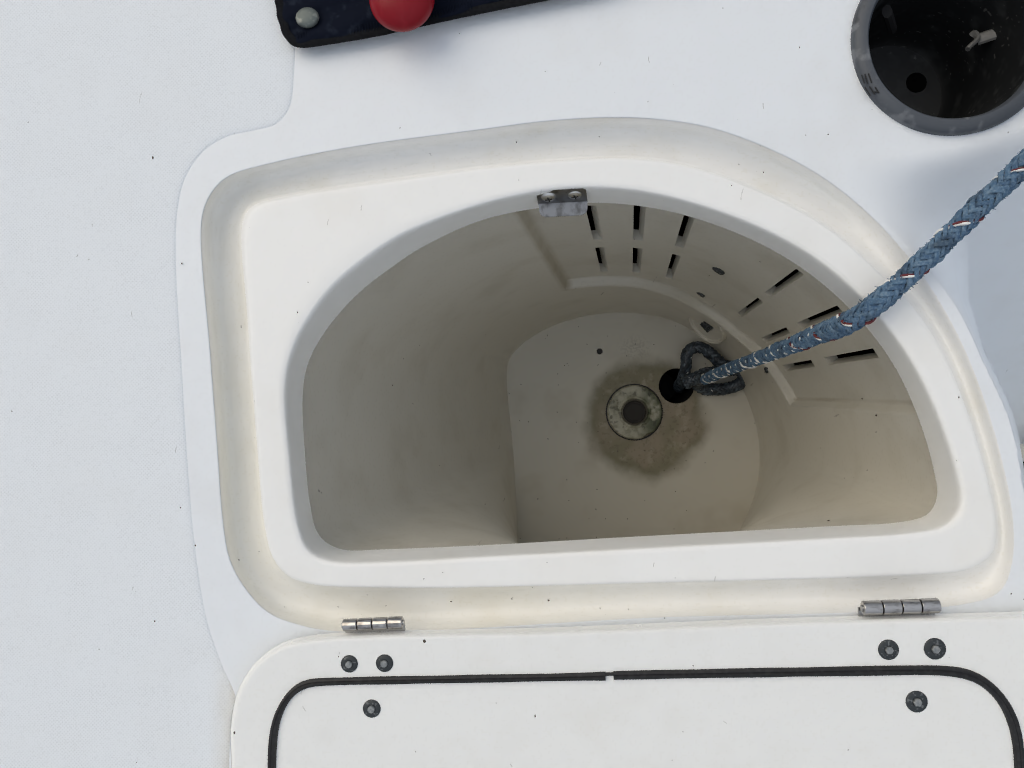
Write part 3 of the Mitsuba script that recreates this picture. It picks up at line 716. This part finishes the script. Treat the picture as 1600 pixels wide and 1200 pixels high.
# ---------------------------------------------------------------- navy canvas flap with press stud, and the red handles
lab("canvas_flap", "dark navy canvas flap with black binding and one press stud, at the top", "canvas")
FZ = 0.010
flap_o = [(420, -260), (428, -120), (435, 0), (438, 26), (445, 52), (455, 67), (468, 72.5), (490, 71), (530, 65), (600, 52), (680, 34), (760, 17), (850, -1), (980, -30), (1100, -60), (1100, -260)]


def fold(x, y):
    q = np.stack([x * .02 + .3 * np.sin(y * .03), y * .02, x * 0], -1)
    return 0.006 * (meshkit.fbm(q, 3, 5) - .5) + 0.0016 * np.sin(x * .05 + y * .11 + 3 * meshkit.noise(q * .5, 9))


scene["mat_canvas"] = {"type": "twosided", "bsdf": {"type": "bumpmap", "arbitrary": proc(lambda p, n, uv: 0.00015 * dr.sin(p.x * 5200) * dr.sin(p.y * 5200) + 0.0003 * noise(p.x * 500, p.y * 500), eps=2e-4), "scale": 1.0, "bsdf":
                       {"type": "principled", "roughness": 0.9, "specular": 0.15, "base_color": proc(lambda p, n, uv: mix((0.0035, 0.006, 0.015), (0.03, 0.04, 0.06), smoothstep(0.60, 0.85, fbm(p.x * 110, p.y * 110, 0, 4)) * 0.5))}}}
scene["mat_binding"] = {"type": "twosided", "bsdf": {"type": "principled", "roughness": 0.9, "specular": 0.15, "base_color": proc(lambda p, n, uv: mix((0.004, 0.0045, 0.006), (0.010, 0.011, 0.013), noise(p.x * 900, p.y * 900)))}}
put("canvas_flap__cloth", slab(closed_curve(flap_o)[::5], FZ, 0.0022, bevel=5, bh=0.0012, step=6, bump=fold), "mat_canvas", smooth=60)
bp = spline([(431, -60), (436, 0), (440, 26), (448, 51), (458, 64), (470, 68), (491, 66.5), (530, 60.5), (600, 48), (680, 30), (760, 13), (850, -5), (960, -28)], 240)
put("canvas_flap__binding", tube(P(bp[:, 0] + .6 * np.sin(np.arange(240) * .5), bp[:, 1], FZ + .0002), .0011, .0031, nrm=np.tile([0, 0, 1.0], (240, 1)), sides=10), "mat_binding")
# stitching: short cords along the hem
st = []
for k in range(60):
    x_ = 465 + k * 4.6; y_ = float(np.interp(x_, [465, 530, 600, 680, 760], [56, 51, 38, 21, 4]))
    st.append(tube(P(np.array([x_ - .6, x_, x_ + .6]), np.array([y_ - 7, y_, y_ + 7]), FZ + .0012 + np.array([0, .0004, 0])), .00035, sides=5))
put("canvas_flap__stitching", cat(*st), "mat_canvas")
labels["canvas_flap__stitching"] = {"kind": "stuff"}
sc_ = P(480.5, 28, FZ + .0016); sr_ = float(np.linalg.norm(P(480.5 + 18.3, 28, FZ) - P(480.5, 28, FZ)))
scene["mat_stud"] = {"type": "twosided", "bsdf": {"type": "principled", "metallic": 0.5, "roughness": 0.5,
                     "base_color": proc(lambda p, n, uv: mix((0.12, 0.14, 0.135), (0.26, 0.275, 0.25), smoothstep(0.45, 0.75, fbm(p.x * 260, p.y * 260, 0, 4))))}}
put("canvas_flap__press_stud", lathe([(sr_, 0), (sr_ * .97, .0012), (sr_ * .85, .0024), (sr_ * .5, .0031), (0, .0033)], 40, sc_, sq=(1, .87)), "mat_stud", smooth=60)
scene["mat_red"] = {"type": "twosided", "bsdf": {"type": "principled", "roughness": 0.34, "specular": 0.22,
                    "base_color": proc(lambda p, n, uv: mix((0.22, 0.005, 0.012), (0.28, 0.02, 0.03), smoothstep(0.5, 0.85, fbm(p.x * 140, p.y * 60, p.z * 60, 4)) * 0.5))}}


def capsule(cx, by, rpx, z, length):
    """A rounded handle end lying on the deck, pointing down the picture."""
    c0 = P(cx, by - rpx, z); R0 = float(np.linalg.norm(P(cx + rpx, by - rpx, z) - c0))
    ang = np.linspace(0, math.pi / 2, 14)
    prof = [(R0 * math.sin(a), -R0 * math.cos(a)) for a in ang] + [(R0 * .98, length * .4), (R0 * .8, length * .7), (R0 * .45, length)]
    m = lathe(prof, 48); m.apply_transform(trimesh.transformations.rotation_matrix(-math.pi / 2, (1, 0, 0)))
    m.vertices[:, 2] *= .55
    m.apply_translation(c0); return m


def put_handle(cx, by, rpx, z, label):
    n = "red_handle" if "red_handle" not in scene else "red_handle_001"
    scene[n] = mikit.ply(capsule(cx, by, rpx, z, .10), "mat_red", smooth=40)
    lab(n, label, "handle")


put_handle(628, 48.5, 51, FZ + .020, "glossy red rounded handle end lying across the navy canvas flap")


# ---------------------------------------------------------------- the blue braided rope
def rope_mats():
    for k, (c, d) in enumerate((((0.078, 0.145, 0.235), (0.14, 0.215, 0.30)), ((0.062, 0.118, 0.20), (0.12, 0.185, 0.265)), ((0.095, 0.165, 0.255), (0.165, 0.24, 0.32)))):
        def col(p, n, uv, c=c, d=d):
            f = mix(c, d, smoothstep(0.35, 0.75, fbm(p.x * 900, p.y * 900, p.z * 900, 2)))
            return mix(f, (0.03, 0.04, 0.055), smoothstep(0.5, 0.75, fbm(p.x * 120, p.y * 120, p.z * 120, 3)) * 0.55)
        scene[f"mat_rope_{k}"] = {"type": "twosided", "bsdf": {"type": "bumpmap", "arbitrary": proc(lambda p, n, uv: 0.0006 * noise(p.x * 1400, p.y * 1400, p.z * 1400), eps=2e-4), "scale": 1.0,
                                  "bsdf": {"type": "principled", "roughness": 0.85, "specular": 0.2, "base_color": proc(col)}}}
    scene["mat_wet"] = {"type": "twosided", "bsdf": {"type": "principled", "roughness": 0.3, "base_color": proc(lambda p, n, uv: mix((0.018, 0.024, 0.032), (0.06, 0.078, 0.098), smoothstep(0.4, 0.75, fbm(p.x * 160, p.y * 160, p.z * 160, 3))))}}
    scene["mat_wet_1"] = {"type": "twosided", "bsdf": {"type": "principled", "roughness": 0.35, "base_color": proc(lambda p, n, uv: mix((0.03, 0.042, 0.055), (0.085, 0.11, 0.135), smoothstep(0.4, 0.75, fbm(p.x * 300, p.y * 300, p.z * 300, 3))))}}
    scene["mat_red_yarn"] = {"type": "twosided", "bsdf": {"type": "principled", "roughness": 0.8, "base_color": rgb(0.12, 0.022, 0.025)}}
    scene["mat_white_yarn"] = {"type": "twosided", "bsdf": {"type": "principled", "roughness": 0.75, "base_color": rgb(0.74, 0.74, 0.72)}}


rope_mats()
main = [P(1760, 95, .060), P(1680, 172, .045), P(1605, 252, .032), P(1540, 314, .025), P(1470, 382, .019), P(1405, 444, .013), P(1362, 480, .0085), P(1332, 500, -.006), P(1290, 518, -.048), P(1240, 538, -.105), P(1190, 558, -.19), P(1140, 576, -.29), P(1102, 593, -.385)]
bight = [P(1102, 593, -.385), P(1090, 600, -.418), P(1100, 608, -.428), P(1128, 608, -.430), P(1158, 598, -.428), P(1162, 584, -.424), P(1148, 575, -.424), P(1132, 572, -.424), P(1118, 560, -.422), P(1105, 548, -.420), P(1090, 542, -.418), P(1076, 549, -.418), P(1072, 566, -.418), P(1069, 585, -.424),
         P(1064, 598, -.445), P(1061, 606, -.50)]
stub = [P(1071, 600, -.405), P(1085, 592, -.402), P(1102, 585, -.404), P(1128, 579, -.415), P(1150, 578, -.42)]
lab("braided_rope", "frayed blue braided rope with red and white flecks running over the locker edge", "rope")


def braid(path, R0, R1, prefix, mats, pitch, tracers, ns=11):
    p, s = resample(spline(path, 600), .0010)
    t, a, b = frames(p); n = len(p)
    R = np.interp(s / s[-1], [0, .28, .37, .41, .47, .58, 1], [R0, R0, R0 * 1.05, R0 * 1.12, R0 * 1.03, R1 * 1.0, R1])
    LF = np.interp(s / s[-1], [0, .5, .65, 1], [.0008, .0008, .0004, .0004])
    w = 2 * np.pi / pitch; mm = 2 * ns * s / pitch
    for fam in (1, -1):
        for k in range(ns):
            ph = 2 * np.pi * k / ns + fam * w * s
            jit = .0008 * np.interp(s, np.arange(0, s[-1] + .02, .008), NP.randn(len(np.arange(0, s[-1] + .02, .008))))
            lift = np.cos(np.pi * mm / 2 + np.pi * k - np.pi / 4) if fam == 1 else -np.cos(np.pi * k - np.pi * mm / 2 - np.pi / 4)
            rr = R - .0009 + LF * lift + jit * .6
            nr = np.cos(ph)[:, None] * a + np.sin(ph)[:, None] * b
            q = p + nr * rr[:, None]
            wid = (R * 2.02 / ns) * (1 + .10 * np.sin(s * 800 + k)) + jit * .4
            if tracers and fam == 1 and k == 0:
                tg = np.cross(t, nr)
                for sh, mat, sub_ in ((.45, "mat_red_yarn", "tracer_yarn"), (-.45, "mat_white_yarn", "tracer_yarn")):
                    e_ = int(n * .55) if "red" in mat else n
                    put(f"{prefix}__{sub_}", tube((q + (tg * sh * 1.1 + t * sh * .5) * wid[:, None] + nr * .0005)[:e_], (wid * .62)[:e_], .0011, nrm=np.cross(np.gradient(q, axis=0), nr)[:e_], sides=6), mat)
                continue
            put(f"{prefix}__strand", tube(q, .0010, wid, nrm=nr, sides=7), mats[(k * 5 + (fam > 0)) % len(mats)])
    put(f"{prefix}__core", tube(p, R - .0014, sides=14), "mat_wet")
    return p, a, b, R, s


rp, ra_, rb_, rR, rs = braid(main, .0065, .0060, "braided_rope", ["mat_rope_0", "mat_rope_1", "mat_rope_2"], .046, True, 8)
bp_, _ = resample(spline(bight, 300), .002)
braid(bight, .0068, .0066, "braided_rope__bight", ["mat_wet", "mat_wet_1"], .044, False, 8)
lab("braided_rope__bight", "dark wet end of the rope looped beside the pipe mouth")
sp_, _ = resample(spline(stub, 120), .002)
braid(stub, .0068, .0068, "braided_rope__tail", ["mat_wet", "mat_wet_1"], .044, False, 8)
# white flecks along the lower rope and its loops
fl = []
for base, fr, n_, i0 in ((rp, (ra_, rb_), 40, .46),):
    for k in range(n_):
        i = int((i0 + (0.985 - i0) * k / n_) * len(base)); g = 2.2 + (k % 2) * 1.3 + NP.randn() * .15
        # on the side of the rope turned to the sky
        up = np.array([0, 0, 1.0]); tdir = base[min(i + 3, len(base) - 1)] - base[i - 3]; tdir /= np.linalg.norm(tdir)
        u_ = up - tdir * (up @ tdir); u_ /= np.linalg.norm(u_); sd_ = np.cross(tdir, u_); g = (-.55 if k % 2 else .45) + NP.randn() * .12
        c_ = base[i] + (u_ * math.cos(g) + sd_ * math.sin(g)) * (rR[i] + .0002)
        d_ = tdir * .0016 + sd_ * .0012 * (1 if k % 2 else -1)
        fl.append(tube(np.array([c_ - d_, c_, c_ + d_]), np.array([.0004, .0009, .0004]), sides=6))
for pth, n_ in ((bp_, 16), (sp_, 5)):
    for k in range(n_):
        i = 4 + int((len(pth) - 12) * k / n_); g = NP.uniform(0, 6.28); tdir = pth[i + 2] - pth[i - 2]; tdir /= np.linalg.norm(tdir)
        u_ = np.array([0, 0, 1.0]); u_ = u_ - tdir * (u_ @ tdir); u_ /= np.linalg.norm(u_) + 1e-9; sd_ = np.cross(tdir, u_); g = NP.uniform(-.9, .9)
        c_ = pth[i] + (u_ * math.cos(g) + sd_ * math.sin(g)) * .0060
        d_ = tdir * .0014 + sd_ * .001
        fl.append(tube(np.array([c_ - d_, c_, c_ + d_]), np.array([.0003, .0007, .0003]), sides=5))
put("braided_rope__fleck", cat(*fl), "mat_white_yarn")
labels["braided_rope__fleck"] = {"label": "white yarn flecks in the rope", "kind": "stuff"}
# loose fibres
fz = []
for k in range(2000):
    i = int(NP.beta(1, 1.6) * .62 * len(rp)); i = min(max(i, 2), len(rp) - 4); g = NP.uniform(0, 6.28)
    nr = ra_[i] * math.cos(g) + rb_[i] * math.sin(g); tdir = rp[i + 1] - rp[i - 1]; tdir /= np.linalg.norm(tdir)
    d_ = nr * NP.uniform(.3, 1) + tdir * NP.uniform(-1, 1) + np.cross(tdir, nr) * NP.uniform(-.8, .8); d_ /= np.linalg.norm(d_)
    L_ = NP.uniform(.0006, .0026) * (1.5 if NP.rand() < .08 else 1); b0 = rp[i] + nr * (rR[i] - .0004)
    fz.append(tube(np.array([b0, b0 + d_ * L_ * .6, b0 + d_ * L_ + np.array([0, 0, -.0005])]), np.array([.00045, .0003, .00012]), sides=4))
put("braided_rope__fuzz", cat(*fz), "mat_rope_0")
labels["braided_rope__fuzz"] = {"label": "frayed blue fibres along the worn upper rope", "kind": "stuff"}

# ---------------------------------------------------------------- the well at the right: trim strip and mat
lab("trim_strip", "narrow cream trim strip low beyond the deck edge, at the right", "trim")
zt = -.30
st_ = slab([(1560, 702), (1760, 690), (1760, 712), (1560, 724)], zt, .05, bevel=3, bh=.002, step=8)
put("trim_strip", st_, "mat_tub", smooth=40)
put("well_mat", slab([(1540, 722), (1900, 712), (1900, 1000), (1540, 1000)], zt - .004, .04, bevel=3, bh=.002, step=12), "mat_black", smooth=40)
lab("well_mat", "black mat beyond the deck edge, below the cream trim strip", "mat")

# ---------------------------------------------------------------- grit and water drops
def deck_point(x, y):
    th = math.atan2(-(y - CY), x - CX) % (2 * math.pi); r = math.hypot(x - CX, y - CY)
    k = int(th / (2 * math.pi) * NT) % NT
    return P(x, y, float(np.interp(r, rho[k], zz[k])))


def surf(x, y):
    th = math.atan2(-(y - CY), x - CX); r = math.hypot(x - CX, y - CY)
    if r > at_theta(rA, th): 
        if x > 361 and y > 1000: return P(x, y, LZ)
        return deck_point(x, y) + np.array([0, 0, .0009 if x < 300 else 0])
    if r < at_theta(rF_all, th): return P(x, y, -DEPTH)
    return wall_at(x, y)[0]


GRIT = [(567, 693, 1.5), (764, 591, 1.3), (613, 602, 1.2), (655, 540, 1.4), (645, 631, 1), (856, 686, 2), (882, 571, 1.5), (888, 571, 1), (550, 757, 1), (627, 768, 1.1), (758, 788, 1.2), (734, 767, .9), (686, 727, 1), (498, 767, 1.5), (502, 770, 1.3),
        (1347, 623, 2), (1369, 649, 2.2), (1369, 675, 1.2), (1355, 735, 1.3), (1320, 748, 1.6), (1295, 814, 3), (1283, 700, 1), (941, 456, 2), (1188, 408, 1.6), (1200, 590, 1.3), (1207, 597, 1.3), (920, 810, 1.2),
        (240, 247, 2.2), (243, 970, 1.5), (285, 412, 1.5), (377, 510, 1.3), (465, 488, 1.3), (435, 189, 1), (857, 938, 2.3), (800, 935, 1.5), (705, 940, 1.6), (832, 918, 1), (405, 862, 1.5), (373, 875, 1.5), (528, 948, 1), (603, 947, 1),
        (305, 852, 1.6), (283, 793, 1.5), (333, 1170, 1.5), (625, 200, 1), (807, 222, 1.3), (1249, 74, 1.2), (1294, 210, 1.2), (852, 112, 1), (718, 52, 1.2), (1498, 621, 1.6), (1495, 720, 1.3), (1580, 928, 1.4), (366, 1145, 1.8), (663, 1002, 2.4), (655, 1000, 1.2),
        (836, 1119, 1.6), (530, 1020, 1), (529, 1026, 1)]
gm = []
for x_, y_, s_ in GRIT:
    m_ = trimesh.creation.icosphere(1, 1.0); m_.vertices += NP.uniform(-.25, .25, m_.vertices.shape)
    d_ = P(x_ + 1, y_, 0)[0] - P(x_, y_, 0)[0]
    s_ *= .82; m_.apply_scale([s_ * d_ * NP.uniform(.7, 1.1), s_ * d_ * NP.uniform(.7, 1.5), s_ * d_ * .6]); m_.apply_translation(surf(x_, y_)); gm.append(m_)
for k in range(36):
    x_, y_ = NP.uniform(0, 1600), NP.uniform(0, 1200)
    if math.hypot(x_ - POCKET[0], y_ - POCKET[1]) < 165 or (y_ < 80 and x_ > 420) or x_ > 1560 and y_ < 760 or (x_ > 1350 and y_ < 520): continue
    m_ = trimesh.creation.icosphere(1, 1.0); s_ = NP.uniform(.4, 1.0)
    m_.apply_scale([s_ * .00045, s_ * .00045 * NP.uniform(.8, 2), s_ * .00025]); m_.apply_translation(surf(x_, y_)); gm.append(m_)
scene["mat_grit"] = {"type": "twosided", "bsdf": {"type": "principled", "base_color": rgb(0.07, 0.06, 0.048), "roughness": 0.9}}
put("grit", cat(*gm), "mat_grit", smooth=False)
lab("grit", "scattered dark specks of grit on the deck and in the locker", "grit", kind="stuff")
scene["mat_water"] = {"type": "dielectric", "int_ior": 1.33, "ext_ior": 1.0}
DROPS = [((560, 229 + 30), 7, "water drop in the top gutter, leftmost of the row"), ((639, 247), 5, None), ((641, 251), 9, "largest water drop in the top gutter, in the middle of the row"), ((685, 245), 8, "water drop in the top gutter, rightmost of the row"), ((573, 264), 8, None)]
for (x_, y_), r_, l_ in DROPS:
    if l_ is None: continue
    q_ = surf(x_, y_) + np.array([0, 0, .0003]); R0 = r_ * .00042
    gx_, gy_ = surf(x_ + 4, y_) - surf(x_ - 4, y_), surf(x_, y_ - 4) - surf(x_, y_ + 4); gn = np.cross(gx_, gy_); gn /= np.linalg.norm(gn); gx_ = gx_ / np.linalg.norm(gx_)
    T_ = np.eye(4); T_[:3, 0], T_[:3, 1], T_[:3, 2], T_[:3, 3] = gx_, np.cross(gn, gx_), gn, surf(x_, y_) + gn * .0004
    m_ = lathe([(0, 0), (R0 * .96, 0), (R0, .0002), (R0 * .9, .0008), (R0 * .65, .0014), (R0 * .3, .0018), (0, .0019)], 28, sq=(1.15, .85)); m_.apply_transform(T_)
    if m_.volume < 0: m_.invert()
    k_ = put("water_drop", m_, "mat_water", smooth=40)
    lab(k_, l_, "water", group="water drops in the top gutter")
